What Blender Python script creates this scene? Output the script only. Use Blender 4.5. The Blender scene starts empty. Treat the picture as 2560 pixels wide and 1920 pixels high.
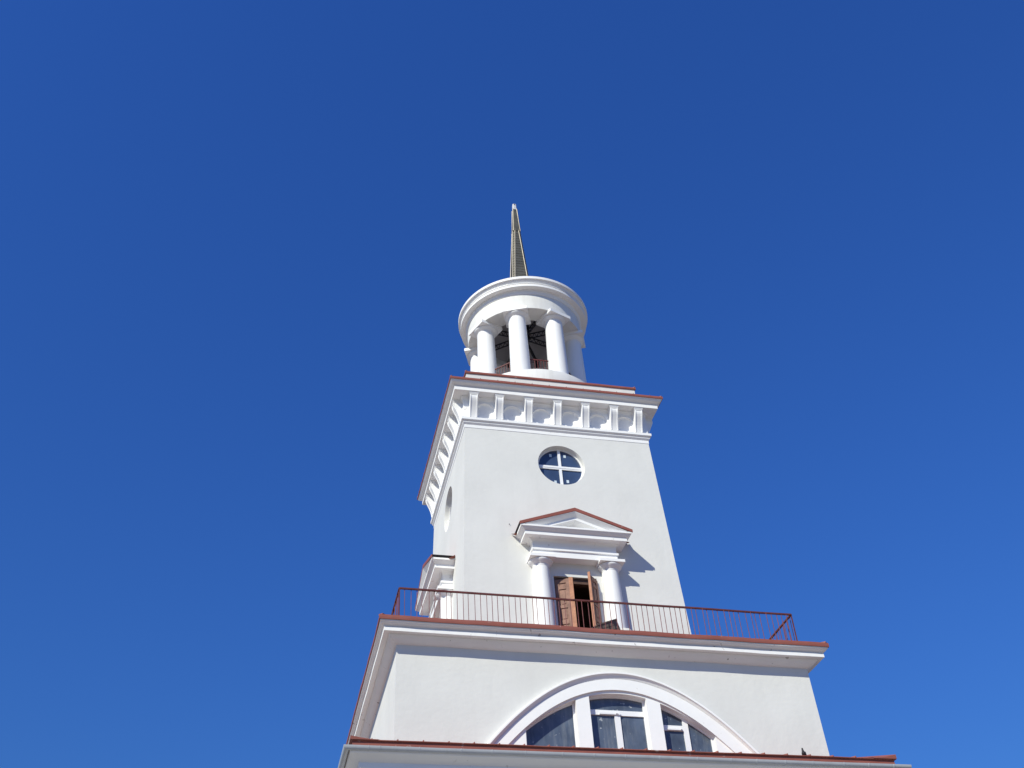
import bpy, bmesh, math, random
from mathutils import Vector, Matrix, noise
from mathutils.geometry import delaunay_2d_cdt
R = math.radians
PI = math.pi
random.seed(7)
scene = bpy.context.scene
COL = scene.collection

# ------------------------------------------------------------------ camera
cam_d = bpy.data.cameras.new('camera')
cam = bpy.data.objects.new('camera', cam_d)
COL.objects.link(cam)
cam.location = (-7.08875749, -24.99252004, 1.6)
_y, _p, _r = 0.2059, 0.7038, -0.0343
_f = Vector((math.sin(_y) * math.cos(_p), math.cos(_y) * math.cos(_p), math.sin(_p)))
_ri = Vector((math.cos(_y), -math.sin(_y), 0))
_u = _ri.cross(_f)
_r2 = _ri * math.cos(_r) + _u * math.sin(_r)
_u2 = -_ri * math.sin(_r) + _u * math.cos(_r)
cam.rotation_euler = Matrix((_r2, _u2, -_f)).transposed().to_euler()
cam_d.sensor_fit = 'HORIZONTAL'
cam_d.sensor_width = 36.0
cam_d.lens = 36.0 * 2750.0 / 2560.0
cam_d.shift_x = 112.47 / 2560.0
cam_d.shift_y = -44.98 / 2560.0
cam_d.clip_end = 4000
scene.camera = cam

# ------------------------------------------------------------------ sun and sky
SUN_FROM = Vector((-1.13, -1.0, 1.17)).normalized()
SUN_EL = math.asin(SUN_FROM.z)
SUN_AZ = math.atan2(SUN_FROM.x, SUN_FROM.y)          # clockwise from +Y
world = bpy.data.worlds.new("World")
scene.world = world
world.use_nodes = True
wn = world.node_tree
bg = wn.nodes['Background']
sky = wn.nodes.new('ShaderNodeTexSky')
sky.sky_type = 'NISHITA'
sky.sun_disc = False
sky.sun_elevation = SUN_EL
sky.sun_rotation = SUN_AZ
sky.altitude = 2000
sky.air_density = 3.0
sky.dust_density = 0.0
sky.ozone_density = 4.0
tint = wn.nodes.new('ShaderNodeMix')
tint.data_type = 'RGBA'
tint.blend_type = 'MULTIPLY'
tint.inputs[0].default_value = 1.0
tint.inputs[7].default_value = (0.139, 0.346, 0.945, 1.0)
wn.links.new(sky.outputs[0], tint.inputs[6])
wn.links.new(tint.outputs[2], bg.inputs[0])
bg.inputs[1].default_value = 0.12

sun_d = bpy.data.lights.new('sun', 'SUN')
sun_d.energy = 4.9
sun_d.angle = R(0.53)
sun_d.color = (1.0, 0.98, 0.83)
sun = bpy.data.objects.new('sun', sun_d)
COL.objects.link(sun)
sun.rotation_euler = SUN_FROM.to_track_quat('Z', 'Y').to_euler()
sun.location = (-40, -40, 60)

scene.view_settings.view_transform = 'Standard'
scene.view_settings.look = 'None'
scene.view_settings.exposure = 0.0
scene.view_settings.gamma = 1.0


# ------------------------------------------------------------------ materials
def mat(name, base, rough=0.8, metal=0.0, var=0.04, vscale=1.2, bump=0.0, bscale=40.0,
        spots=None, spec=0.4, streak=None):
    m = bpy.data.materials.new(name)
    m.use_nodes = True
    nt = m.node_tree
    b = nt.nodes['Principled BSDF']
    b.inputs['Roughness'].default_value = rough
    b.inputs['Metallic'].default_value = metal
    b.inputs['Specular IOR Level'].default_value = spec
    geo = nt.nodes.new('ShaderNodeNewGeometry')

    def tex(scale, detail=4.0, rough_=0.6, vec=None):
        t = nt.nodes.new('ShaderNodeTexNoise')
        t.inputs['Scale'].default_value = scale
        t.inputs['Detail'].default_value = detail
        t.inputs['Roughness'].default_value = rough_
        nt.links.new(vec if vec is not None else geo.outputs['Position'], t.inputs['Vector'])
        return t

    def ramp(src, p0, p1, c0, c1):
        r = nt.nodes.new('ShaderNodeValToRGB')
        r.color_ramp.elements[0].position = p0
        r.color_ramp.elements[1].position = p1
        r.color_ramp.elements[0].color = (*c0, 1)
        r.color_ramp.elements[1].color = (*c1, 1)
        nt.links.new(src, r.inputs[0])
        return r
    lo = tuple(c * (1 - var) for c in base)
    hi = tuple(min(1, c * (1 + var)) for c in base)
    r = ramp(tex(vscale).outputs['Fac'], 0.3, 0.7, lo, hi)
    out = r.outputs[0]
    if streak:                                            # vertical rain streaks and smears
        colr, amt, sc = streak
        mp = nt.nodes.new('ShaderNodeMapping')
        mp.inputs['Scale'].default_value = (sc, sc, sc * 0.12)
        nt.links.new(geo.outputs['Position'], mp.inputs['Vector'])
        s = ramp(tex(1.0, 5, 0.65, mp.outputs[0]).outputs['Fac'], 0.5, 0.78, (0, 0, 0), (amt,) * 3)
        mx = nt.nodes.new('ShaderNodeMix')
        mx.data_type = 'RGBA'
        nt.links.new(s.outputs[0], mx.inputs[0])
        nt.links.new(out, mx.inputs[6])
        mx.inputs[7].default_value = (*colr, 1)
        out = mx.outputs[2]
    if spots:                                             # chips and stains with a shape of their own
        colr, amt, sc, p0 = spots
        s = ramp(tex(sc, 3, 0.55).outputs['Fac'], p0, p0 + 0.04, (0, 0, 0), (amt,) * 3)
        mx = nt.nodes.new('ShaderNodeMix')
        mx.data_type = 'RGBA'
        nt.links.new(s.outputs[0], mx.inputs[0])
        nt.links.new(out, mx.inputs[6])
        mx.inputs[7].default_value = (*colr, 1)
        out = mx.outputs[2]
    nt.links.new(out, b.inputs['Base Color'])
    if bump:
        bp = nt.nodes.new('ShaderNodeBump')
        bp.inputs['Strength'].default_value = bump
        bp.inputs['Distance'].default_value = 0.02
        nt.links.new(tex(bscale, 6).outputs['Fac'], bp.inputs['Height'])
        nt.links.new(bp.outputs[0], b.inputs['Normal'])
    return m


M = {}
M['stucco'] = mat('wall_stucco', (0.69, 0.685, 0.66), 0.9, var=0.04, vscale=0.8, bump=0.25, bscale=9,
                  streak=((0.60, 0.595, 0.57), 0.35, 1.6))
M['trim'] = mat('white_trim_paint', (0.86, 0.855, 0.85), 0.75, var=0.02, vscale=2.0, bump=0.15, bscale=7,
                spots=((0.50, 0.47, 0.43), 0.5, 5.0, 0.70))
M['column'] = mat('column_plaster', (0.82, 0.817, 0.815), 0.7, var=0.025, vscale=1.5, bump=0.12, bscale=5,
                  streak=((0.72, 0.715, 0.70), 0.5, 3.0))
M['drum'] = mat('drum_plaster', (0.74, 0.735, 0.71), 0.85, var=0.04, vscale=2.0, bump=0.2, bscale=8,
                streak=((0.52, 0.50, 0.46), 0.4, 4.0))
M['red'] = mat('red_painted_sheet_metal', (0.270, 0.086, 0.062), 0.55, var=0.13, vscale=2.5, bump=0.1, bscale=3,
               spots=((0.46, 0.38, 0.35), 0.8, 3.3, 0.665))
M['rail'] = mat('rail_paint', (0.125, 0.036, 0.030), 0.5, var=0.25, vscale=6.0,
                spots=((0.06, 0.025, 0.02), 0.8, 5.0, 0.62))
M['baluster'] = mat('baluster_paint', (0.21, 0.075, 0.07), 0.5, var=0.2, vscale=6.0)
M['trim_worn'] = mat('worn_white_trim_paint', (0.85, 0.845, 0.84), 0.75, var=0.025, vscale=2.0, bump=0.2, bscale=7,
                     spots=((0.27, 0.245, 0.23), 0.7, 6.0, 0.675))
M['wood'] = mat('old_door_wood', (0.27, 0.15, 0.112), 0.7, var=0.25, vscale=5, bump=0.4, bscale=20,
                streak=((0.16, 0.075, 0.05), 0.8, 14.0))
M['wood_edge'] = mat('bare_orange_wood', (0.42, 0.195, 0.115), 0.65, var=0.2, vscale=8, bump=0.4, bscale=25,
                     streak=((0.30, 0.11, 0.05), 0.7, 20.0))
M['dark_wood'] = mat('dark_wood', (0.10, 0.055, 0.04), 0.7, var=0.3, vscale=5, bump=0.3, bscale=20)
M['grey_wood'] = mat('weathered_grey_wood', (0.17, 0.14, 0.12), 0.85, var=0.3, vscale=6, bump=0.4, bscale=22)
M['sack'] = mat('dusty_sack', (0.62, 0.60, 0.57), 0.9, var=0.1, vscale=8, bump=0.5, bscale=15)
M['gutter'] = mat('grey_gutter_metal', (0.47, 0.49, 0.52), 0.4, var=0.05, vscale=3, spec=0.5,
                  streak=((0.36, 0.37, 0.39), 0.5, 5.0))
M['pvc'] = mat('white_window_frame', (0.84, 0.84, 0.85), 0.4, var=0.02)
M['glass'] = mat('window_glass', (0.045, 0.072, 0.145), 0.03, var=0.2, vscale=1.5, spec=0.5)
M['dusty_glass'] = mat('dusty_window_glass', (0.080, 0.102, 0.145), 0.06, var=0.35, vscale=2.2, spec=0.5,
                       streak=((0.24, 0.26, 0.28), 0.6, 9.0), spots=((0.55, 0.57, 0.58), 0.6, 11.0, 0.66))
M['tab'] = mat('pale_tab', (0.55, 0.63, 0.70), 0.6, var=0.05)
M['spire'] = mat('weathered_gilt_sheet', (0.125, 0.118, 0.09), 0.45, metal=0.35, var=0.22, vscale=3.5, spec=0.4)
M['spire_trim'] = mat('bright_gilt_trim', (0.44, 0.39, 0.30), 0.4, metal=0.3, var=0.15, vscale=5)
M['spire_tip'] = mat('pale_tip_metal', (0.70, 0.68, 0.64), 0.35, metal=0.2, var=0.1, vscale=9)
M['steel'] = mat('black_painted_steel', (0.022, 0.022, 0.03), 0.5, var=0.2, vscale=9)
M['ceiling'] = mat('grey_ceiling_sheet', (0.46, 0.43, 0.43), 0.9, var=0.1, vscale=2)
M['deck'] = mat('grey_concrete_deck', (0.24, 0.225, 0.21), 0.9, var=0.15)
M['dark'] = mat('dark_interior', (0.17, 0.12, 0.10), 0.9, var=0.1)
M['paving'] = mat('pale_paving', (0.25, 0.22, 0.185), 0.9, var=0.15, vscale=0.6, bump=0.3, bscale=12)
M['feather'] = mat('slate_feathers', (0.032, 0.033, 0.038), 0.7, var=0.25, vscale=30)
M['beak'] = mat('dark_beak', (0.05, 0.045, 0.045), 0.5)


# ------------------------------------------------------------------ helpers
class MB:
    """collects vertices and faces, then links them as one mesh object"""
    def __init__(self):
        self.v, self.f = [], []

    def add(self, vs, fs):
        o = len(self.v)
        self.v += [tuple(p) for p in vs]
        self.f += [tuple(i + o for i in q) for q in fs]
        return self

    def box(self, x0, x1, y0, y1, z0, z1, mtx=None):
        vs = [Vector(p) for p in ((x0, y0, z0), (x1, y0, z0), (x1, y1, z0), (x0, y1, z0),
                                  (x0, y0, z1), (x1, y0, z1), (x1, y1, z1), (x0, y1, z1))]
        if mtx:
            vs = [mtx @ p for p in vs]
        return self.add(vs, [(0, 3, 2, 1), (4, 5, 6, 7), (0, 1, 5, 4), (1, 2, 6, 5), (2, 3, 7, 6), (3, 0, 4, 7)])

    def bar(self, a, b, w, h=None, up=(0, 0, 1)):
        a, b = Vector(a), Vector(b)
        h = h or w
        d = (b - a).normalized()
        s = d.cross(Vector(up))
        if s.length < 1e-4:
            s = d.cross(Vector((0, 1, 0)))
        s.normalize()
        t = s.cross(d)
        vs = []
        for p in (a, b):
            for i, j in ((-1, -1), (1, -1), (1, 1), (-1, 1)):
                vs.append(p + s * (i * w / 2) + t * (j * h / 2))
        return self.add(vs, [(0, 1, 2, 3), (7, 6, 5, 4), (0, 4, 5, 1), (1, 5, 6, 2), (2, 6, 7, 3), (3, 7, 4, 0)])

    def tube(self, a, b, r0, r1=None, n=10):
        a, b = Vector(a), Vector(b)
        r1 = r0 if r1 is None else r1
        d = (b - a).normalized()
        s = d.cross(Vector((0, 0, 1)))
        if s.length < 1e-4:
            s = Vector((1, 0, 0))
        s.normalize()
        t = s.cross(d)
        vs = []
        for p, r in ((a, r0), (b, r1)):
            for k in range(n):
                an = 2 * PI * k / n
                vs.append(p + s * math.cos(an) * r + t * math.sin(an) * r)
        fs = [(k, (k + 1) % n, n + (k + 1) % n, n + k) for k in range(n)]
        fs += [tuple(range(n)), tuple(range(2 * n - 1, n - 1, -1))]
        return self.add(vs, fs)

    def lathe(self, prof, n=48, c=(0, 0), a0=0.0, close=False):
        """prof: (radius, z) list turned about a vertical axis through c"""
        vs = []
        for r, z in prof:
            for k in range(n):
                an = a0 + 2 * PI * k / n
                vs.append((c[0] + r * math.cos(an), c[1] + r * math.sin(an), z))
        fs = []
        m = len(prof)
        for j in range(m if close else m - 1):
            jn = (j + 1) % m
            for k in range(n):
                kn = (k + 1) % n
                fs.append((j * n + k, j * n + kn, jn * n + kn, jn * n + k))
        return self.add(vs, fs)

    def loft(self, rows, close=False):
        """rows of equal length; neighbours joined by quads"""
        n = len(rows[0])
        vs = [p for r in rows for p in r]
        fs = []
        for j in range(len(rows) - 1):
            for k in range(n if close else n - 1):
                kn = (k + 1) % n
                fs.append((j * n + k, j * n + kn, (j + 1) * n + kn, (j + 1) * n + k))
        return self.add(vs, fs)

    def build(self, name, m, parent=None, smooth=None, merge=True):
        me = bpy.data.meshes.new(name)
        me.from_pydata(self.v, [], self.f)
        bm = bmesh.new()
        bm.from_mesh(me)
        if merge:
            bmesh.ops.remove_doubles(bm, verts=bm.verts, dist=0.0004)
        bmesh.ops.recalc_face_normals(bm, faces=bm.faces)
        bm.to_mesh(me)
        bm.free()
        if smooth:
            me.polygons.foreach_set('use_smooth', [True] * len(me.polygons))
            me.set_sharp_from_angle(angle=R(smooth))
        me.materials.append(M[m] if isinstance(m, str) else m)
        o = bpy.data.objects.new(name, me)
        COL.objects.link(o)
        if parent:
            o.parent = parent
        return o


def copy_part(o, parent, rz=None, loc=None):
    c = o.copy()
    COL.objects.link(c)
    c.parent = parent
    if rz is not None:
        c.rotation_euler = (0, 0, rz)
    if loc is not None:
        c.location = loc
    for ch in o.children:
        d = ch.copy()
        COL.objects.link(d)
        d.parent = c
    return c


def tag(o, label, cat, group=None, kind=None):
    o['label'] = label
    o['category'] = cat
    if group:
        o['group'] = group
    if kind:
        o['kind'] = kind
    return o


def wob(p, amp=0.006, sc=0.9):
    """hand-made plaster: a few millimetres of waviness"""
    q = Vector(p) * sc
    n = noise.noise_vector(q)
    n2 = noise.noise_vector(q * 4.3 + Vector((9, 3, 1)))
    return (p[0] + n.x * amp + n2.x * amp * .35, p[1] + n.y * amp + n2.y * amp * .35, p[2] + n.z * amp + n2.z * amp * .35)


def square_sweep(mb, prof, n=36, amp=0.006):
    """prof: (half side, z) carried round a square plan with mitred corners"""
    rows = []
    for h, z in prof:
        row = []
        for k in range(4):
            a = ((-h, -h), (h, -h), (h, h), (-h, h))[k]
            b = ((-h, -h), (h, -h), (h, h), (-h, h))[(k + 1) % 4]
            for i in range(n):
                t = i / n
                p = (a[0] + (b[0] - a[0]) * t, a[1] + (b[1] - a[1]) * t, z)
                row.append(wob(p, amp) if amp else p)
        rows.append(row)
    mb.loft(rows, close=True)
    return mb


def rect_sweep(mb, prof, back, amp=0.003, n=16):
    """prof: (projection, half width, z); three sides of a block standing out from a wall (front at y = -projection)"""
    rows = []
    for p, h, z in prof:
        pts = [(-h, -back)]
        pts += [(-h, -p)]
        pts += [(-h + 2 * h * i / n, -p) for i in range(1, n)]
        pts += [(h, -p), (h, -back)]
        rows.append([wob((x, y, z), amp) for x, y in pts])
    mb.loft(rows)
    return mb


def inside(p, poly):
    c = False
    j = len(poly) - 1
    for i in range(len(poly)):
        if (poly[i][1] > p[1]) != (poly[j][1] > p[1]) and \
           p[0] < (poly[j][0] - poly[i][0]) * (p[1] - poly[i][1]) / (poly[j][1] - poly[i][1]) + poly[i][0]:
            c = not c
        j = i
    return c


def fill(outer, holes=()):
    vs, es = [], []
    for loop in (outer, *holes):
        o = len(vs)
        vs += [Vector((p[0], p[1])) for p in loop]
        es += [(o + i, o + (i + 1) % len(loop)) for i in range(len(loop))]
    v, e, f, *_ = delaunay_2d_cdt(vs, es, [], 1, 1e-5)
    out = []
    for t in f:
        cx = sum(v[i].x for i in t) / len(t)
        cy = sum(v[i].y for i in t) / len(t)
        if inside((cx, cy), outer) and not any(inside((cx, cy), h) for h in holes):
            out.append(tuple(t))
    return [(p.x, p.y) for p in v], out


def panel(mb, outer, holes, fn, d0, d1, back=False):
    """a plate in (u, v) with holes; fn(u, v, d) -> world; front at depth d0, edges run to d1"""
    v, f = fill(outer, holes)
    mb.add([fn(u, w, d0) for u, w in v], f)
    if back:
        mb.add([fn(u, w, d1) for u, w in v], [t[::-1] for t in f])
    if d1 != d0:
        for loop in (outer, *holes):
            n = len(loop)
            mb.add([fn(u, w, d0) for u, w in loop] + [fn(u, w, d1) for u, w in loop],
                   [(i, (i + 1) % n, n + (i + 1) % n, n + i) for i in range(n)])
    return mb


def circle(cx, cy, r, n=56):
    return [(cx + r * math.cos(2 * PI * k / n), cy + r * math.sin(2 * PI * k / n)) for k in range(n)]


def H(z):                                                 # half side of the tapering upper shaft
    return 2.7586 + 0.0357 * (12 - z)


ROT = {'front': 0.0, 'left': R(-90), 'back': R(180), 'right': R(90)}

# ------------------------------------------------------------------ ground
g = MB()
N = 40
ext = 1500
vs = []
for j in range(N + 1):
    for i in range(N + 1):
        u, v = 2 * i / N - 1, 2 * j / N - 1
        vs.append((ext * u * abs(u), ext * v * abs(v), 0))
g.add(vs, [(j * (N + 1) + i, j * (N + 1) + i + 1, (j + 1) * (N + 1) + i + 1, (j + 1) * (N + 1) + i)
           for j in range(N) for i in range(N)])
ground = g.build('ground', 'paving', merge=False)
ground['kind'] = 'structure'

# ------------------------------------------------------------------ the tower
tower = bpy.data.objects.new('tower', None)
COL.objects.link(tower)
tag(tower, 'white stepped tower with red metal ledges, a columned rotunda and a thin spire', 'tower')

# base storey, mostly below the picture
EZ = 0.0095                                               # the eave rises a little to the right


def eave_tilt(o):
    for v in o.data.vertices:
        v.co.z += EZ * (v.co.x + 5.46)
    return o


mb = MB()
square_sweep(mb, [(4.98, -0.3), (4.98, 8.86)], n=10, amp=0)
mb.build('base_wall', 'stucco', tower)
mb = MB()
square_sweep(mb, [(4.98, 8.84), (5.02, 8.90), (5.06, 8.965), (5.195, 8.965), (5.20, 8.97), (5.20, 9.065), (5.225, 9.08),
                  (5.26, 9.105), (5.32, 9.14), (5.375, 9.175), (5.388, 9.195), (5.388, 9.262), (5.2, 9.27), (4.6, 9.30)])
eave_cornice = eave_tilt(mb.build('eave_cornice', 'trim', tower))
blk = MB().box(-0.27, 0.27, -5.175, -5.0, 8.86, 8.9655).box(-0.30, 0.30, -5.18, -5.0, 8.93, 8.9651)
proto = None
for i, x in enumerate((-4.1, -2.35, -0.6, 1.15, 2.9, 4.65)):
    for side in ('front', 'left'):
        if proto is None:
            proto = blk.build('modillion', 'trim', tower)
            o = proto
        else:
            o = copy_part(proto, tower)
        o.rotation_euler = (0, 0, ROT[side])
        xx = x if side == 'front' else -x
        o.location = Matrix.Rotation(ROT[side], 3, 'Z') @ Vector((xx, 0, EZ * (xx + 5.46) if side == 'front' else 0))

# eave roof: apron, overhanging sheet with standing seams, hip caps
ER = 5.378
mb = MB()
square_sweep(mb, [(5.33, 9.262), (5.35, 9.27), (5.345, 9.41)], amp=0.004)                       # apron behind the gutter
square_sweep(mb, [(5.345, 9.402), (ER, 9.402), (ER + .004, 9.409), (ER, 9.42), (4.44, 9.675)], amp=0.006)
eave_roof = mb.build('eave_roof', 'red', tower)
for side in ('front', 'left', 'right'):
    rot = Matrix.Rotation(ROT[side], 3, 'Z')
    for k in range(22):
        x = -5.0 + 0.476 * k
        if abs(x) > 5.15:
            continue
        top = max(4.46, abs(x))
        za = 9.423
        zb = za + (ER - top) * 0.26
        pts = [(x - .018, -ER - .006, za - .008), (x + .014, -ER - .006, za - .008), (x + .010, -ER - .004, za + .024), (x - .0, -ER - .004, za + .02),
               (x - .012, -top, zb), (x + .012, -top, zb), (x + .01, -top, zb + .02), (x - .01, -top, zb + .02)]
        sm = MB()
        sm.add([rot @ Vector(p) for p in pts], [(0, 1, 2, 3), (7, 6, 5, 4), (0, 4, 5, 1), (1, 5, 6, 2), (2, 6, 7, 3), (3, 7, 4, 0)])
        eave_tilt(sm.build('standing_seam', 'red', eave_roof, merge=False))
for sx in (-1, 1):
    hip = MB()
    c0 = Vector((sx * (ER + .012), -(ER + .012), 9.5))
    top = Vector((sx * 4.47, -4.47, 9.72))
    for (ax, ay) in ((1, 0), (0, 1)):
        row = []
        for i in range(9):
            t = i / 8
            d = 0.5 * t
            row.append(Vector((c0.x - sx * d * ax, c0.y + d * ay, 9.424 + (0.055 if sx < 0 else .075) * (1 - t) ** 2.0)))
        low = [Vector((p.x, p.y, 9.412)) for p in row]
        hip.loft([low, row])
        hip.add(row + [top], [(i, i + 1, 9) for i in range(8)])
    eave_tilt(hip.build('hip_cap', 'red', eave_roof))
eave_tilt(eave_roof)

# gutter
mb = MB()
GX = 5.62


def gutter_prof(n=9, r=0.062):
    return [(-r * math.cos(PI * k / (n - 1)), -r * math.sin(PI * k / (n - 1)) * 1.25) for k in range(n)]


gp = gutter_prof()
gi = gutter_prof(r=0.056)[::-1]
cen = 5.40
path = [(-cen - .05, 5.3), (-cen - .05, -cen), (GX, -cen)]
rows = []
for (px, py), n_ in ((path[0], (-1, 0)), (path[1], (-1, -1)), (path[2], (0, -1))):
    ring = []
    for o_, z_ in [(-a, b) for a, b in gp] + [(-a, b) for a, b in gi]:
        q = (px + n_[0] * o_, py + n_[1] * o_, 9.277 + z_)
        ring.append(q)
    rows.append(ring)
# resample so that it sags a little
rr = []
for a, b, n in ((0, 1, 16), (1, 2, 30)):
    for i in range(n + (1 if b == 2 else 0)):
        t = i / n
        rr.append([tuple(Vector(p).lerp(Vector(q), t)) for p, q in zip(rows[a], rows[b])])
rr = [[(p[0], p[1], p[2] + 0.004 * noise.noise(Vector((p[0] * .8, p[1] * .8, 0)))) for p in r_] for r_ in rr]
mb.loft(rr, close=True)
end = rows[2][:9]
mb.add(end, [tuple(range(9))])
gutter = eave_tilt(mb.build('gutter', 'gutter', tower, smooth=50))
clipm = []
for gx in (-5.06, -4.86, -4.13, -3.36, -2.78, -2.15, -1.44, -0.83, -0.22, 0.45, 1.2, 1.88, 2.4, 2.98, 3.55, 4.2, 4.72, 5.25):
    c = MB()
    ring = [(gx - .011, -cen - o_ * 1.07, 9.279 + z_ * 1.07) for o_, z_ in [(-a, b) for a, b in gp]]
    ring2 = [(gx + .011, p[1], p[2]) for p in ring]
    ring3 = [(gx + .011, -cen - o_ * .9, 9.279 + z_ * .9) for o_, z_ in [(-a, b) for a, b in gp]]
    ring0 = [(gx - .011, p[1], p[2]) for p in ring3]
    c.loft([ring0, ring, ring2, ring3])
    eave_tilt(c.build('gutter_clip', 'gutter', gutter))

# ------------------------------------------------------------------ lower shaft with the arched window
BW = 4.492


def parab(x0, ap, k, zb=9.45, n=48):
    w = math.sqrt((ap - zb) / k)
    return [(x0 + w * t, ap - k * (w * t) ** 2) for t in [-1 + 2 * i / n for i in range(n + 1)]]


A_OUT = (0.15, 11.428, 0.2067)
A_BEAD = (0.14, 11.380, 0.2110)
A_BAND = (0.16, 11.283, 0.2060)
A_BIN = (0.11, 11.046, 0.2240)
A_OPEN = (0.117, 10.985, 0.2084)


def batter(v):                                            # the wall leans in a little
    return 0.0135 * (v - 9.0)


def fw(u, v, d):                                          # front wall of the lower shaft
    b = batter(v)
    return (u * (1 - b / BW) if abs(u) > BW - .01 else u, -BW - d + b, v)


mb = MB()
arch = parab(*A_OUT)
outer = [(-BW, 11.86), (-BW, 9.0), (arch[0][0], 9.0)] + arch + [(arch[-1][0], 9.0), (BW, 9.0), (BW, 11.86)]
panel(mb, outer, [], fw, 0, 0)
for a, b in (((BW, -BW), (BW, BW)), ((BW, BW), (-BW, BW)), ((-BW, BW), (-BW, -BW))):
    k_ = 1 - batter(11.86) / BW
    mb.add([(a[0], a[1], 9.0), (b[0], b[1], 9.0), (b[0] * k_, b[1] * k_, 11.86), (a[0] * k_, a[1] * k_, 11.86)], [(0, 1, 2, 3)])
mb.build('lower_wall', 'stucco', tower)

mb = MB()
rows = []
for crv, d in ((A_OUT, -0.03), (A_OUT, 0.05), ((0.148, 11.415, 0.2075), 0.085), (A_BEAD, 0.085), (A_BEAD, 0.075),
               ((0.147, 11.35, .2097), 0.045), ((0.155, 11.30, .207), 0.02), (A_BAND, 0.004), (A_BAND, 0.022), (A_BIN, 0.022), (A_BIN, -0.05)):
    rows.append([wob(fw(u, v, d), 0.004) for u, v in parab(*crv)])
mb.loft(rows)
arch_surround = mb.build('arch_surround', 'trim', tower)

PX = [(-1.87, -0.79), (-0.505, 0.705), (1.0, 2.075)]


def otop(x):
    return A_OPEN[1] - A_OPEN[2] * (x - A_OPEN[0]) ** 2


def opening(x0, x1, inset=0.0, zb=9.5, n=14, dz=None):
    xs = [x0 + inset + (x1 - x0 - 2 * inset) * i / n for i in range(n + 1)]
    dz = inset if dz is None else dz
    return [(x1 - inset, zb + inset), (x0 + inset, zb + inset)][::1] + [(x, otop(x) - dz) for x in xs]


mb = MB()
ab = parab(A_BIN[0], A_BIN[1] + 0.004, A_BIN[2])
panel(mb, ab, [opening(*p) for p in PX], fw, -0.02, -0.02)
for p in PX:                                              # reveals
    l = opening(*p)
    n = len(l)
    mb.add([fw(u, v, -0.02) for u, v in l] + [fw(u, v, -0.21) for u, v in l],
           [(i, (i + 1) % n, n + (i + 1) % n, n + i) for i in range(n)])
mb.build('window_infill', 'trim', tower)


def clip_cells(x0, x1, cells, ins):
    """pane outlines: each (xa, xb, za, zb) cell cut by the arch"""
    out = []
    for xa, xb, za, zb in cells:
        n = 10
        top = [(xa + (xb - xa) * i / n, min(zb, otop(xa + (xb - xa) * i / n) - ins)) for i in range(n + 1)]
        out.append([(xb, za), (xa, za)] + top)
    return out


WIN = [
    (PX[0], [(-1.83, -0.83, 9.56, 12)], False),
    (PX[1], [(-0.46, 0.665, 10.68, 12), (-0.46, 0.04, 9.56, 10.575), (0.16, 0.665, 9.56, 10.575)], True),
    (PX[2], [(1.045, 1.475, 10.425, 12), (1.045, 1.475, 9.56, 10.315), (1.585, 2.035, 9.56, 12)], True),
]
for (x0, x1), cells, fr in WIN:
    w = MB()
    panel(w, opening(x0 - .01, x1 + .01, 0, 9.49, dz=-.01), clip_cells(x0, x1, cells, 0.035), fw, -0.155, -0.20, back=False)
    wo = w.build('window', 'pvc', tower)
    gl = MB()
    panel(gl, opening(x0, x1, 0.01, 9.49), [], fw, -0.185, -0.185)
    gl.build('pane', 'dusty_glass', wo)
    if fr:                                                # sash bar with its little handle
        s = MB()
        if x0 < 0:
            s.box(-0.28, 0.16, -BW + .150, -BW + .17, 10.585, 10.622).box(0.06, 0.10, -BW + .13, -BW + .16, 10.60, 10.615)
        else:
            s.box(1.13, 1.44, -BW + .150, -BW + .17, 10.325, 10.36).box(1.40, 1.43, -BW + .13, -BW + .16, 10.335, 10.35)
        s.build('sash_bar', 'pvc', wo)
mb = MB().box(-2.3, 2.5, -BW + .24, -BW + 1.2, 9.2, 11.2)
mb.build('window_room', 'dark', tower)

# ------------------------------------------------------------------ balcony cornice, red ledge, deck
mb = MB()
square_sweep(mb, [(4.43, 11.77), (4.50, 11.79), (4.535, 11.81), (4.585, 11.845), (4.625, 11.885), (4.64, 11.905), (4.64, 11.928),
                  (4.74, 11.921), (4.757, 11.923), (4.757, 12.0), (4.715, 12.006), (4.722, 12.018), (4.765, 12.043), (4.81, 12.066),
                  (4.822, 12.083), (4.843, 12.092), (4.844, 12.14)], n=60, amp=0.008)
mb.build('balcony_cornice', 'trim_worn', tower)
mb = MB()
square_sweep(mb, [(4.836, 12.118), (4.866, 12.117), (4.868, 12.16), (4.862, 12.212), (4.835, 12.222), (2.6, 12.48)], n=60, amp=0.013)
for sx in (-1, 1):                                        # rolled hip seams at the corners
    for s2 in (-1, 1):
        a = Vector((sx * 4.84, s2 * 4.84, 12.225))
        b = Vector((sx * 3.4, s2 * 3.4, 12.40))
        mb.bar(a, b, 0.10, 0.03)
balcony_ledge = mb.build('balcony_ledge', 'red', tower)

# ------------------------------------------------------------------ balcony railing
RH = 4.408
rail_bm = MB()
for a, b in (((-RH, -RH), (RH, -RH)), ((RH, -RH), (RH, RH)), ((RH, RH), (-RH, RH)), ((-RH, RH), (-RH, -RH))):
    n = 24
    for i in range(n):
        p = Vector((a[0] + (b[0] - a[0]) * i / n, a[1] + (b[1] - a[1]) * i / n, 13.085))
        q = Vector((a[0] + (b[0] - a[0]) * (i + 1) / n, a[1] + (b[1] - a[1]) * (i + 1) / n, 13.085))
        p.z += 0.008 * noise.noise(p * .7)
        q.z += 0.008 * noise.noise(q * .7)
        rail_bm.bar(p, q, 0.040, 0.033)
    rail_bm.bar((*a, 12.36), (*b, 12.36), 0.03, 0.02)
railing = rail_bm.build('balcony_railing', 'rail', tower, merge=False)
pm = MB().box(-.011, .011, -.011, .011, 12.25, 13.08)
post = None
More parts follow.
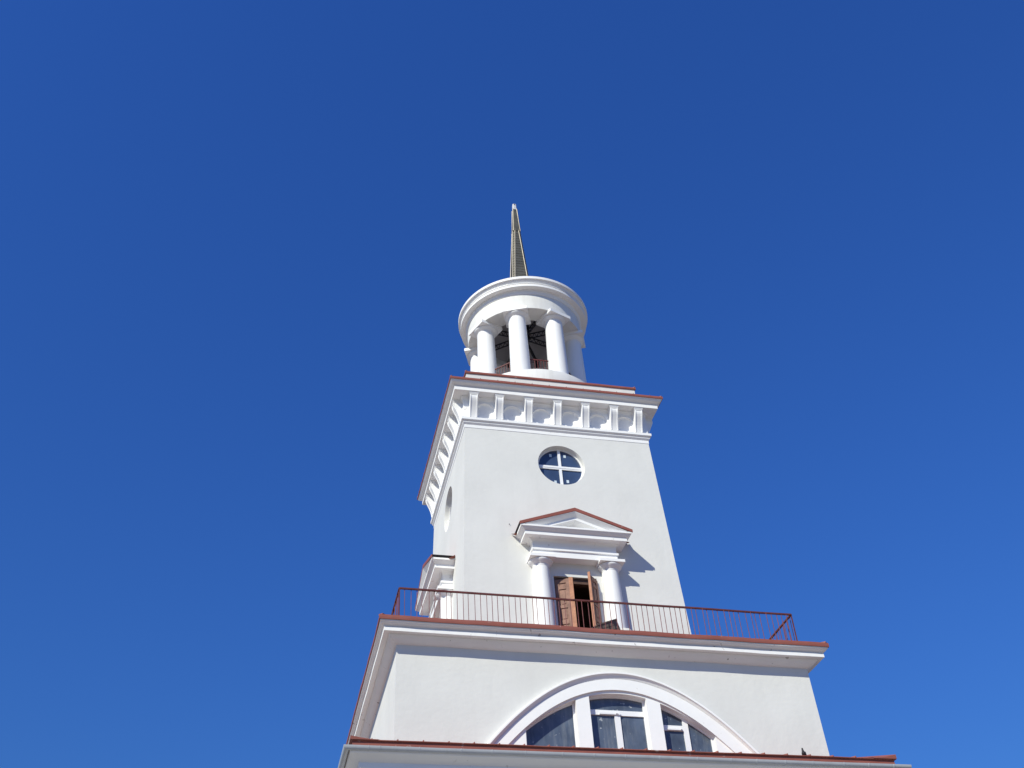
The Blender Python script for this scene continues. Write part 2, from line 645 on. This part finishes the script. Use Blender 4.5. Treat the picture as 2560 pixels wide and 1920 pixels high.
for sx, sy in ((-1, -1), (1, -1), (1, 1), (-1, 1)):
    if post is None:
        post = pm.build('post', 'rail', railing)
        o = post
    else:
        o = copy_part(post, railing)
    o.location = (sx * RH, sy * RH, 0)
spots = []
for k in range(1, 71):
    spots.append((-RH + 2 * RH * k / 71, -RH))
for k in range(1, 16):
    spots.append((-RH, -RH + 2 * RH * k / 71))
    spots.append((RH, -RH + 2 * RH * k / 71))
bal = None
for x, y in spots:
    if bal is None:
        bal = MB().box(-.0055, .0055, -.0055, .0055, 12.30, 13.08).build('baluster', 'baluster', railing)
        o = bal
    else:
        o = copy_part(bal, railing)
    o.location = (x, y, 0)
    o.rotation_euler = (random.uniform(-.0015, .0015), random.uniform(-.0015, .0015), random.uniform(-.06, .06))
rest = MB()
for k in range(16, 71):
    for sx in (-1, 1):
        x, y = sx * RH, -RH + 2 * RH * k / 71
        rest.box(x - .006, x + .006, y - .006, y + .006, 12.30, 13.08)
for k in range(1, 71):
    x = -RH + 2 * RH * k / 71
    rest.box(x - .006, x + .006, RH - .006, RH + .006, 12.30, 13.08)
ro = rest.build('baluster_row', 'baluster', railing, merge=False)
ro['kind'] = 'stuff'

# ------------------------------------------------------------------ upper shaft
ZB, ZT = 12.2, 19.02
WZ = 18.015                                               # round windows
DX0, DX1, DZ = -0.50, 0.56, 14.67                         # doorway


def uf(u, v, d):                                          # tapering front face: d outwards
    return (u, -H(v) - d, v)


def uface(mb, side, holes):
    rot = Matrix.Rotation(ROT[side], 3, 'Z')
    outer = [(-H(ZB), ZB), (H(ZB), ZB), (H(ZT), ZT), (-H(ZT), ZT)]
    panel(mb, outer, holes, lambda u, v, d: rot @ Vector(uf(u, v, d)), 0, 0)


door_hole = [(DX0, 12.21), (DX1, 12.21), (DX1, DZ), (DX0, DZ)]
mb = MB()
uface(mb, 'front', [circle(0.01, WZ, .625), door_hole])
uface(mb, 'left', [circle(0.07, WZ, .625), door_hole])
uface(mb, 'right', [])
uface(mb, 'back', [])
mb.build('upper_wall', 'stucco', tower)


def round_window(cx):
    w = MB()
    rows = []
    for r, d in ((.625, 0), (.617, -.02), (.607, -.19)):
        rows.append([uf(u, v, d) for u, v in circle(cx, WZ, r)])
    w.loft(rows, close=True)
    wo = w.build('round_window', 'stucco', tower, smooth=40)
    fr = MB()
    a, b_ = .052, .036                                    # half widths of the bars
    quad = []
    for qx, qz in ((1, 1), (-1, 1), (-1, -1), (1, -1)):
        loop = [(cx + qx * b_, WZ + qz * a)]
        r = .575
        t0, t1 = math.asin(a / r), math.acos(b_ / r)
        for i in range(13):
            t = t0 + (t1 - t0) * i / 12
            loop.append((cx + qx * r * math.cos(t), WZ + qz * r * math.sin(t)))
        quad.append(loop)
    panel(fr, circle(cx, WZ, .609), quad, uf, -.135, -.18)
    fr.box(cx - .56, cx + .56, -H(WZ) + .125, -H(WZ) + .14, WZ - .012, WZ + .012)
    fr.build('frame', 'pvc', wo)
    gl = MB()
    panel(gl, circle(cx, WZ, .605), [], uf, -.165, -.165)
    gl.build('pane', 'glass', wo)
    for tx, tz in ((-.225, .40), (.16, .41), (-.16, -.45), (.17, -.40)):
        t = MB()
        panel(t, [(cx + tx - .032, WZ + tz - .045), (cx + tx + .032, WZ + tz - .045), (cx + tx + .032, WZ + tz + .045), (cx + tx - .032, WZ + tz + .045)],
              [], uf, -.160, -.164)
        t.build('tab', 'tab', wo)
    return wo


round_window(0.01)
rw = round_window(0.07)
rw.rotation_euler = (0, 0, ROT['left'])

# ------------------------------------------------------------------ porticoes
WY = 2.625                                                # wall plane they are measured from
mb = MB()
rect_sweep(mb, [(0.10, 1.05, 15.03), (0.288, 1.045, 15.03), (0.288, 1.045, 15.185), (0.295, 1.052, 15.19), (0.318, 1.075, 15.198), (0.318, 1.075, 15.245),
                (0.27, 1.04, 15.252), (0.27, 1.04, 15.43), (0.278, 1.055, 15.455), (0.30, 1.10, 15.48), (0.325, 1.125, 15.49), (0.325, 1.125, 15.50),
                (0.485, 1.255, 15.488), (0.50, 1.268, 15.49), (0.50, 1.268, 15.565), (0.485, 1.255, 15.572), (0.495, 1.265, 15.585),
                (0.53, 1.30, 15.61), (0.565, 1.34, 15.645), (0.575, 1.355, 15.662), (0.59, 1.375, 15.665), (0.59, 1.375, 15.712), (0.2, 1.30, 15.718)], back=-0.25)
mb.add([(-1.05, 0.25, 15.03), (1.05, 0.25, 15.03), (1.05, -.10, 15.03), (-1.05, -.10, 15.03)], [(0, 1, 2, 3)])
SL, AP = 0.356, 16.27


def chev(mb, rows_, zc=15.71, back=None):
    """raking mouldings: (offset below the roof line, projection) rows swept up to the apex and down"""
    rows = []
    for d, p in rows_:
        xe = (AP - d - zc) / SL
        pts = []
        for i in range(-12, 13):
            x = xe * i / 12
            pts.append(wob((x, -p, AP - d - SL * abs(x)), 0.002))
        rows.append(pts)
    mb.loft(rows)


chev(mb, [(.085, .58), (.105, .60), (.125, .585), (.15, .56), (.185, .525), (.20, .51), (.205, .50), (.215, .495), (.22, .50), (.285, .50), (.29, .42), (.30, .34), (.31, .28)])
ty = AP - .31
mb.add([(-(ty - 15.70) / SL, -.28, 15.70), ((ty - 15.70) / SL, -.28, 15.70), (0, -.28, ty)], [(0, 1, 2)])
portico = mb.build('portico', 'trim', tower)
portico.location = (0.02, -WY, 0)
# red gable roof
mb = MB()
eave_ends = MB()
for s in (-1, 1):
    for i in range(1):
        x0, x1 = 0.0, s * 1.405
        z0, z1 = AP, AP - SL * 1.405
        pts = [(x0, -.605, z0), (x1, -.605, z1), (x1, .25, z1), (x0, .25, z0),
               (x0, -.605, z0 - .095), (x1, -.605, z1 - .078), (x1 - s * .08, .25, z1 - .038), (x0, .25, z0 - .09),
               (x1, -.585, z1 - .078), (x1 - s * .08, -.585, z1 - .038), (x1, -.585, z1)]
        mb.add(pts, [(0, 1, 10, 2, 3), (7, 6, 9, 8, 5, 4), (0, 4, 5, 1), (1, 5, 8, 10), (3, 2, 6, 7)])
        eave_ends.add([pts[10], pts[8], pts[9], pts[6], pts[2]], [(0, 1, 2), (0, 2, 3, 4)])
    # upturned flashing where the roof meets the wall
    x1 = s * 1.405
    mb.add([(x1 - s * .05, -.02, AP - SL * 1.405 - .06), (x1 + s * .09, -.02, AP - SL * 1.405 - .02), (x1 + s * .05, -.16, AP - SL * 1.405 - .09), (x1 - s * .05, -.16, AP - SL * 1.405 - .06)], [(0, 1, 2, 3)])
mb.build('gable_roof', 'red', portico)
eave_ends.build('dark_eave_end', 'steel', portico, merge=False)  # sloping eave end faces, put in black for the dark underside
# columns
for s in (-1, 1):
    c = MB()
    cx, cy = s * .855 + .015, -.105
    prof = []
    for i in range(13):
        t = i / 12
        prof.append((0.272 - 0.074 * t ** 1.35, 12.3 + (14.81 - 12.3) * t))
    c.lathe(prof, 40, (cx, cy))
    co = c.build('column', 'column', portico, smooth=40)
    c = MB()
    c.lathe([(.198, 14.80), (.205, 14.805), (.205, 14.822), (.20, 14.826), (.203, 14.836), (.25, 14.872), (.287, 14.912), (.296, 14.93), (.296, 14.95), (.28, 14.968)], 40, (cx, cy))
    c.box(cx - .31, cx + .31, cy - .31, cy + .31, 14.965, 15.034)
    c.build('capital', 'trim', portico, smooth=40)
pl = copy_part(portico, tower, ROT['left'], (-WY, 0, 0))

# ------------------------------------------------------------------ doorways
def doorway(side, open_):
    mb = MB()
    y = -H(13.5)
    hw = 0.40
    l = door_hole
    a = [uf(u, v, 0) for u, v in l]
    b = [(u, y + hw, v) for u, v in l]
    mb.add(a + b, [(i, (i + 1) % 4, 4 + (i + 1) % 4, 4 + i) for i in range(4)])
    do = mb.build('door', 'stucco', tower)
    # wooden frame
    f = MB()
    yf = y + .16
    f.box(DX0, DX0 + .07, yf - .05, yf + .1, 12.3, DZ).box(DX1 - .07, DX1, yf - .05, yf + .1, 12.3, DZ)
    f.box(DX0 + .07, DX1 - .07, yf - .05, yf + .1, DZ - .14, DZ - .001)
    f.build('door_frame', 'dark_wood', do)
    rm = MB().box(DX0 - .6, DX1 + .6, y + .40, y + 1.8, 12.22, 15.0)
    rm.f = rm.f[:2] + rm.f[3:]
    rm.build('room_behind_door', 'dark', do)

    def leaf(hinge, ang, w, flip):
        m = Matrix.Translation(hinge) @ Matrix.Rotation(ang, 4, 'Z')
        lf = MB()
        s = -1 if flip else 1

        def bx(x0, x1, y0, y1, z0, z1):
            xa, xb = sorted((s * x0, s * x1))
            lf.box(xa, xb, y0, y1, z0, z1, m)
        z0, z1 = 12.36, 14.585
        bx(0, .09, -.03, .03, z0, z1)
        bx(w - .09, w, -.028, .028, z0, z1)
        for za, zb in ((z0, 12.6), (13.05, 13.17), (13.42, 13.52), (13.83, 13.90), (14.32, 14.40), (14.48, z1)):
            bx(.09, w - .09, -.032, .032, za, zb)
        bx(.088, w - .088, -.012, .012, z0 + .02, z1 - .02)
        bx(.13, w - .13, -.024, .024, 13.20, 13.40)
        bx(.13, w - .13, -.024, .024, 13.56, 13.80)
        bx(.13, w - .13, -.024, .024, 13.94, 14.29)
        lo = lf.build('door_leaf', 'wood', do, merge=False)
        # bare edge strip on the closing side
        e = MB()
        xa, xb = sorted((s * (w - .01), s * (w + (.085 if not flip else .012))))
        e.box(xa, xb, -.045, .02, 12.34, 14.60 if not flip else 14.66, m)
        e.build('edge_strip', 'wood_edge', do, merge=False)
    if open_:
        leaf(Vector((DX0 + .045, y + .13, 0)), R(-25), .35, False)
        leaf(Vector((DX1 - .02, y + .02, 0)), R(46), .385, True)
    else:
        leaf(Vector((DX0 + .07, y + .12, 0)), 0, .44, False)
        leaf(Vector((DX1 - .07, y + .12, 0)), 0, .44, True)
    do.rotation_euler = (0, 0, ROT[side])


doorway('front', True)
doorway('left', False)

mb = MB()
yw = -H(16.03)
mb.tube((-1.50, yw + .02, 16.04), (-1.497, yw - .018, 16.045), .007)
mb.tube((-1.497, yw - .018, 16.045), (-1.488, yw - .018, 16.02), .006)
mb.build('wall_hook', 'steel', tower)

# ------------------------------------------------------------------ upper cornice with brackets and roundels
mb = MB()
square_sweep(mb, [(2.495, 18.96), (2.518, 18.985), (2.518, 19.07), (2.512, 19.078), (2.53, 19.10), (2.553, 19.13), (2.556, 19.15), (2.548, 19.155), (2.555, 19.17),
                  (2.585, 19.185), (2.598, 19.20), (2.598, 19.275), (2.585, 19.285), (2.5, 19.29)], amp=0.005)
mb.build('architrave', 'trim', tower)
mb = MB()
square_sweep(mb, [(2.525, 19.86), (2.535, 19.885), (2.56, 19.925), (2.59, 19.95), (2.595, 19.985), (2.79, 19.985), (2.8133, 19.989), (2.8133, 20.085), (2.775, 20.092),
                  (2.78, 20.11), (2.825, 20.14), (2.89, 20.175), (2.915, 20.205), (2.92, 20.225), (2.93, 20.235), (2.93, 20.26)], amp=0.006)
mb.build('upper_cornice', 'trim', tower)
mb = MB()
square_sweep(mb, [(2.93, 20.245), (2.95, 20.243), (2.953, 20.275), (2.947, 20.318), (2.93, 20.328), (2.3, 20.45)], amp=0.006)
for sx in (-1, 1):
    for s2 in (-1, 1):
        mb.bar((sx * 2.935, s2 * 2.935, 20.328), (sx * 2.4, s2 * 2.4, 20.45), 0.06, 0.02)
for side in ('front', 'left', 'right'):
    rot = Matrix.Rotation(ROT[side], 3, 'Z')
    for k in range(12):
        x = -2.6 + .472 * k
        mb.box(-.006, .006, -.01, .3, -.01, .010, Matrix.Translation(rot @ Vector((x, -2.945, 20.325))) @ rot.to_4x4())
mb.build('upper_ledge', 'red', tower)
mb = MB()
square_sweep(mb, [(2.40, 20.35), (2.40, 20.94)], amp=0.004)
mb.build('plinth', 'stucco', tower)
mb = MB()
square_sweep(mb, [(2.395, 20.93), (2.43, 20.928), (2.434, 20.96), (2.43, 20.99), (2.42, 21.0), (1.9, 21.06)], amp=0.006)
for sx in (-1, 1):
    for s2 in (-1, 1):
        mb.bar((sx * 2.42, s2 * 2.42, 21.0), (sx * 2.0, s2 * 2.0, 21.06), 0.06, 0.02)
mb.build('plinth_cap', 'red', tower)

BX = [-2.285, -1.587, -0.79, 0.003, 0.778, 1.576, 2.262]
FY = 2.53
ROUND = [((BX[i] + BX[i + 1]) / 2, 19.562, 0.258) for i in range(6)]
mb = MB()
for side in ('front', 'left', 'right', 'back'):
    rot = Matrix.Rotation(ROT[side], 3, 'Z')

    def ff(u, v, d, rot=rot):
        return rot @ Vector((u, -FY - d, v))
    holes = [circle(*c, n=40) for c in ROUND] if side != 'back' else []
    panel(mb, [(-FY, 19.28), (FY, 19.28), (FY, 19.95), (-FY, 19.95)], holes, ff, 0, 0)
    for (cx, cz, r) in (ROUND if holes else []):
        rows = [[ff(u, v, 0) for u, v in circle(cx, cz, r, 40)]]
        for f_, d in ((.99, -.015), (.96, -.04), (.90, -.058), (.78, -.07), (.55, -.075), (.3, -.076), (.02, -.076)):
            rows.append([ff(u, v, d) for u, v in circle(cx, cz, r * f_, 40)])
        mb.loft(rows, close=True)
mb.build('frieze', 'trim', tower, smooth=32)

SC = [(0, 19.285), (.062, 19.285), (.068, 19.34), (.082, 19.41), (.105, 19.49), (.137, 19.575), (.172, 19.655), (.205, 19.725), (.228, 19.785), (.237, 19.83), (.237, 19.87),
      (.228, 19.905), (0, 19.905)]
mb = MB()
w = 0.098
a = [(-w, -FY - p, z) for p, z in SC]
b = [(w, -FY - p, z) for p, z in SC]
n = len(SC)
mb.add(a + b, [tuple(range(n)), tuple(range(2 * n - 1, n - 1, -1))] + [(i, (i + 1) % n, n + (i + 1) % n, n + i) for i in range(n)])
# raised scroll rims at both cheeks
for s in (-1, 1):
    rim = [(p + .012, z) for p, z in SC[1:-1]]
    rin = [(max(p - .02, .01), z) for p, z in SC[1:-1]]
    xa, xb = sorted((s * (w - .022), s * (w + .004)))
    q0 = [(xa, -FY - p, z) for p, z in rim]
    q1 = [(xb, -FY - p, z) for p, z in rim]
    q2 = [(xb, -FY - p, z) for p, z in rin]
    q3 = [(xa, -FY - p, z) for p, z in rin]
    m_ = len(rim)
    mb.loft([q3, q0, q1, q2])
    for e in (0, m_ - 1):
        mb.add([q0[e], q1[e], q2[e], q3[e]], [(0, 1, 2, 3)])
bracket = mb.build('bracket', 'trim', tower, merge=False)
cb = MB()
for hw_, pr_, z0, z1 in ((.110, .244, 19.90, 19.925), (.118, .252, 19.926, 19.948), (.130, .26, 19.95, 19.986)):
    cb.box(-hw_, hw_, -FY - pr_, -FY + .02, z0, z1)
cb.build('bracket_cap', 'trim', bracket, merge=False)
first = True
for side in ('front', 'left', 'right'):
    for x in BX:
        o = bracket if first else copy_part(bracket, tower)
        first = False
        o.rotation_euler = (0, 0, ROT[side])
        o.location = Matrix.Rotation(ROT[side], 3, 'Z') @ Vector((x, 0, 0))

# ------------------------------------------------------------------ rotunda
mb = MB()
mb.lathe([(2.06, 20.9), (2.075, 21.1), (2.08, 21.63), (2.07, 21.648), (1.86, 21.65)], 96)
mb.build('rotunda_drum', 'drum', tower, smooth=35)
mb = MB().lathe([(1.87, 21.649), (0.01, 21.655)], 64)
mb.build('rotunda_deck', 'deck', tower)
RC = 1.485
col0 = None
for k in range(8):
    an = R(-112.5 + 45 * k)
    if col0 is None:
        c = MB()
        prof = [(0.325, 21.65), (0.325, 21.70), (0.305, 21.715)]
        for i in range(15):
            t = i / 14
            prof.append((0.298 - 0.040 * t ** 1.4, 21.72 + (24.08 - 21.72) * t))
        c.lathe(prof, 40)
        col0 = c.build('column', 'column', tower, smooth=40)
        c = MB()
        c.lathe([(.258, 24.07), (.266, 24.075), (.266, 24.09), (.26, 24.088), (.30, 24.112), (.338, 24.142), (.354, 24.163), (.357, 24.175), (.357, 24.188), (.34, 24.20)], 40)
        c.box(-.375, .375, -.375, .375, 24.195, 24.302)
        c.build('capital', 'trim', col0, smooth=40)
        o = col0
    else:
        o = copy_part(col0, tower)
    o.rotation_euler = (0, 0, an)
    o.location = (RC * math.cos(an), RC * math.sin(an), 0)

mb = MB()
mb.lathe([(1.22, 24.9), (1.22, 24.30), (1.775, 24.30), (1.778, 24.87)], 120)
mb.build('rotunda_frieze', 'drum', tower, smooth=30)
mb = MB()
prof = [(1.76, 24.86), (1.795, 24.865), (1.80, 24.885), (1.815, 24.92), (1.82, 24.935), (1.82, 24.955), (1.835, 24.965), (1.838, 25.012), (1.97, 25.012), (1.99, 25.022), (1.99, 25.105),
        (1.95, 25.11), (1.952, 25.13), (1.995, 25.135), (1.995, 25.153), (1.942, 25.158), (1.948, 25.185), (1.975, 25.215), (2.005, 25.245), (2.02, 25.268), (2.02, 25.277), (2.058, 25.28), (2.06, 25.362), (2.05, 25.375), (0.3, 25.62)]
mb.lathe(prof, 120)
mb.build('rotunda_cornice', 'trim', tower, smooth=30)
mb = MB()
mb.lathe([(1.215, 24.62), (1.05, 24.86), (0.75, 25.06), (0.35, 25.2), (0.01, 25.25)], 64)
mb.build('rotunda_ceiling', 'ceiling', tower, smooth=60)
# steel roof trusses under the ceiling
tr = None
for k in range(8):
    if tr is None:
        t = MB()
        z0, z1 = 24.50, 24.68
        t.bar((.08, 0, z0 + .10), (1.21, 0, z0), .03).bar((.08, 0, z1 + .10), (1.21, 0, z1), .03)
        m_ = 7
        for i in range(m_):
            xa = .12 + 1.05 * i / m_
            xm = .12 + 1.05 * (i + .5) / m_
            xb = .12 + 1.05 * (i + 1) / m_
            f = lambda x, z: z + .10 * (1.21 - x) / 1.13
            t.bar((xa, 0, f(xa, z0)), (xm, 0, f(xm, z1)), .018).bar((xm, 0, f(xm, z1)), (xb, 0, f(xb, z0)), .018)
        t.box(1.19, 1.218, -.05, .05, z0 - .12, z1 + .08)
        tr = t.build('roof_truss', 'steel', tower, merge=False)
        o = tr
    else:
        o = copy_part(tr, tower)
    o.rotation_euler = (0, 0, R(-78 + 45 * k))
mb = MB().box(-.15, .15, -.15, .15, 24.47, 25.1)
hub = mb.build('truss_hub', 'steel', tower, merge=False)
# low railings between the columns
rr0 = None
for k in range(8):
    am = R(-90 + 45 * k)
    if rr0 is None:
        t = MB()
        r_ = 1.40
        hw_ = .36
        t.bar((r_, -hw_, 22.56), (r_, hw_, 22.56), .035, .03)
        rr0 = t.build('rotunda_railing', 'rail', tower, merge=False)
        MB().bar((r_, -hw_, 21.8), (r_, hw_, 21.8), .025, .025).build('bottom_rail', 'rail', rr0)
        bb = None
        for i in range(8):
            y_ = -hw_ + 2 * hw_ * (i + .5) / 8
            if bb is None:
                bb = MB().box(-.009, .009, -.009, .009, 21.66, 22.55).build('baluster', 'rail', rr0)
                o2 = bb
            else:
                o2 = copy_part(bb, rr0)
            o2.location = (r_, y_, 0)
        o = rr0
    else:
        o = copy_part(rr0, tower)
    o.rotation_euler = (0, 0, am)

# ------------------------------------------------------------------ spire
def hs(z):                                                # half side of the spire
    return 0.242 - (z - 27.44) * 0.0592


def sqring(h, ch, z):
    return [(-h, -h + ch, z), (-h + ch, -h, z), (h - ch, -h, z), (h, -h + ch, z), (h, h - ch, z), (h - ch, h, z), (-h + ch, h, z), (-h, h - ch, z)]


mb = MB()
rows = []
z = 25.45
while z < 29.62:                                          # lapped horizontal courses of sheet
    h = hs(z)
    rows.append(sqring(h + .006, .05, z))
    rows.append(sqring(hs(z + .125) - .004, .05, z + .125))
    z += .13
mb.loft(rows, close=True)
spire = mb.build('spire', 'spire', tower, merge=False)
mb = MB()
rows = [sqring(hs(29.50) + .012, .045, 29.50), sqring(hs(29.50) + .02, .045, 29.52), sqring(.070, .022, 30.69)]
mb.loft(rows, close=True)
mb.build('spire_top', 'spire', spire)
mb = MB()
for sx, sy in ((-1, -1), (1, -1), (1, 1), (-1, 1)):
    for off in ((-.062, 0), (0, -.062)):
        def cp(z, e):
            h = hs(z) + e
            return Vector((sx * (h + off[0]), sy * (h + off[1]), z))
        mb.bar(cp(25.45, .008), cp(29.6, .008), .022, .022)
    mb.bar(Vector((sx * (hs(29.5) - .002), sy * (hs(29.5) - .002), 29.5)), Vector((sx * .066, sy * .066, 30.69)), .028, .028)
mb.build('corner_trim', 'spire_trim', spire, merge=False)
mb = MB()
mb.loft([sqring(.074, .02, 30.66), sqring(.070, .02, 30.70), sqring(.062, .018, 30.95), sqring(.05, .012, 30.965)], close=True)
mb.add(sqring(.05, .012, 30.965), [tuple(range(8))])
tip = mb.build('spire_tip', 'spire_tip', spire)
MB().tube((0, -.075, 30.91), (0, -.05, 30.91), .02).build('tip_hole', 'steel', spire)
spire.rotation_euler = (0, R(0.4), 0)
spire.location = (-25.5 * math.sin(R(.4)) - .015, 0, 0)

# ------------------------------------------------------------------ loose things on the ledges
# tipped-over wooden crate by the door
mb = MB()
L, W_, D_, T = .52, .40, .26, .022
mb.box(-L / 2, L / 2, -W_ / 2, W_ / 2, 0, T)
mb.box(-L / 2, L / 2, -W_ / 2, -W_ / 2 + T, T, D_).box(-L / 2, L / 2, W_ / 2 - T, W_ / 2, T, D_)
mb.box(-L / 2, -L / 2 + T, -W_ / 2 + T, W_ / 2 - T, T, D_).box(L / 2 - T, L / 2, -W_ / 2 + T, W_ / 2 - T, T, D_)
for z_ in (.085, .17):
    mb.box(-L / 2 - .003, L / 2 + .003, -W_ / 2 - .004, -W_ / 2, z_ - .004, z_ + .004)
crate = mb.build('crate', 'grey_wood', merge=False)
rim = MB()
rim.box(-L / 2 - .01, L / 2 + .01, -W_ / 2 - .012, -W_ / 2 + T, D_, D_ + .025).box(-L / 2 - .01, L / 2 + .01, W_ / 2 - T, W_ / 2 + .012, D_, D_ + .025)
rim.box(-L / 2 - .01, -L / 2 + T, -W_ / 2 + T, W_ / 2 - T, D_, D_ + .025).box(L / 2 - T, L / 2 + .01, -W_ / 2 + T, W_ / 2 - T, D_, D_ + .025)
rim.build('rim', 'grey_wood', crate, merge=False)
tag(crate, 'battered grey wooden crate tipped up behind the balcony railing by the doorway', 'crate')
crate.location = (0.22, -3.92, 12.52)
crate.rotation_euler = (R(8), R(-24), R(12))
# slumped sack at the foot of the right column
mb = MB()
rows = []
for j in range(11):
    t = j / 10
    rr_ = math.sin(PI * min(1, .08 + .92 * t)) if False else math.sqrt(max(0, 1 - (1.7 * t - .7) ** 2)) if t > .41 else .85 + .15 * t / .41
    row = []
    for k in range(28):
        an = 2 * PI * k / 28
        q = Vector((math.cos(an), math.sin(an), t * 2))
        f_ = 1 + .16 * noise.noise(q * 1.6)
        row.append((.30 * rr_ * f_ * math.cos(an), .19 * rr_ * f_ * math.sin(an), .50 * t + .03 * noise.noise(q * 2.2)))
    rows.append(row)
mb.loft(rows, close=True)
mb.add(rows[0], [tuple(range(28))])
mb.add(rows[-1], [tuple(range(28))])
sack = mb.build('sack', 'sack', smooth=60)
tag(sack, 'slumped whitish sack on the balcony below the right portico column', 'sack')
sack.location = (0.66, -3.75, 12.34)

# pigeon on the eave roof
sk = bpy.data.meshes.new('pigeon')
pts = [((0, 0, .115), .062), ((.055, 0, .15), .055), ((.095, 0, .19), .034), ((.112, 0, .225), .027), ((.122, 0, .25), .028), ((.150, 0, .248), .009),
       ((-.06, 0, .09), .046), ((-.11, 0, .07), .026), ((-.17, 0, .05), .022)]
sk.from_pydata([p for p, _ in pts], [(0, 1), (1, 2), (2, 3), (3, 4), (4, 5), (0, 6), (6, 7), (7, 8)], [])
tmp = bpy.data.objects.new('tmp', sk)
COL.objects.link(tmp)
md = tmp.modifiers.new('skin', 'SKIN')
for i, (_, r_) in enumerate(pts):
    sk.skin_vertices[0].data[i].radius = (r_, r_)
    sk.skin_vertices[0].data[i].use_root = (i == 0)
tmp.modifiers.new('sub', 'SUBSURF').levels = 2
dg = bpy.context.evaluated_depsgraph_get()
pm_ = bpy.data.meshes.new_from_object(tmp.evaluated_get(dg))
bpy.data.objects.remove(tmp)
pm_.name = 'pigeon'
pm_.materials.clear()
pm_.materials.append(M['feather'])
pm_.polygons.foreach_set('use_smooth', [True] * len(pm_.polygons))
pig = bpy.data.objects.new('pigeon', pm_)
COL.objects.link(pig)
tag(pig, 'dark grey pigeon perched on the red eave roof at the right', 'bird')
for s in (-1, 1):
    wg = MB()
    prof = [(.06, .165, .0), (.03, .18, .010), (-.06, .135, .012), (-.17, .075, .004), (-.19, .062, 0), (-.12, .072, .010), (-.02, .085, .014), (.05, .12, .010)]
    top_ = [(x, s * (.052 + th - max(0, -x - .02) * .19), z) for x, z, th in prof]
    in_ = [(x, s * (.03 - max(0, -x - .02) * .14), z) for x, z, th in prof]
    n = len(prof)
    wg.add(top_ + in_, [tuple(range(n)), tuple(range(2 * n - 1, n - 1, -1))] + [(i, (i + 1) % n, n + (i + 1) % n, n + i) for i in range(n)])
    wg.build('wing', 'feather', pig, merge=False)
    lg = MB()
    lg.tube((.01, s * .025, .075), (.015, s * .025, .005), .006, .005)
    for dx, dy in ((.035, 0), (.028, .016), (.028, -.016), (-.02, 0)):
        lg.tube((.015, s * .025, .006), (.015 + dx, s * .025 + dy, .003), .004, .003)
    lg.build('leg', 'beak', pig, merge=False)
pig.scale = (.66, .66, .66)
pig.location = (3.64, -5.0, 9.518 + EZ * 9.1)
pig.rotation_euler = (0, R(-14), R(228))
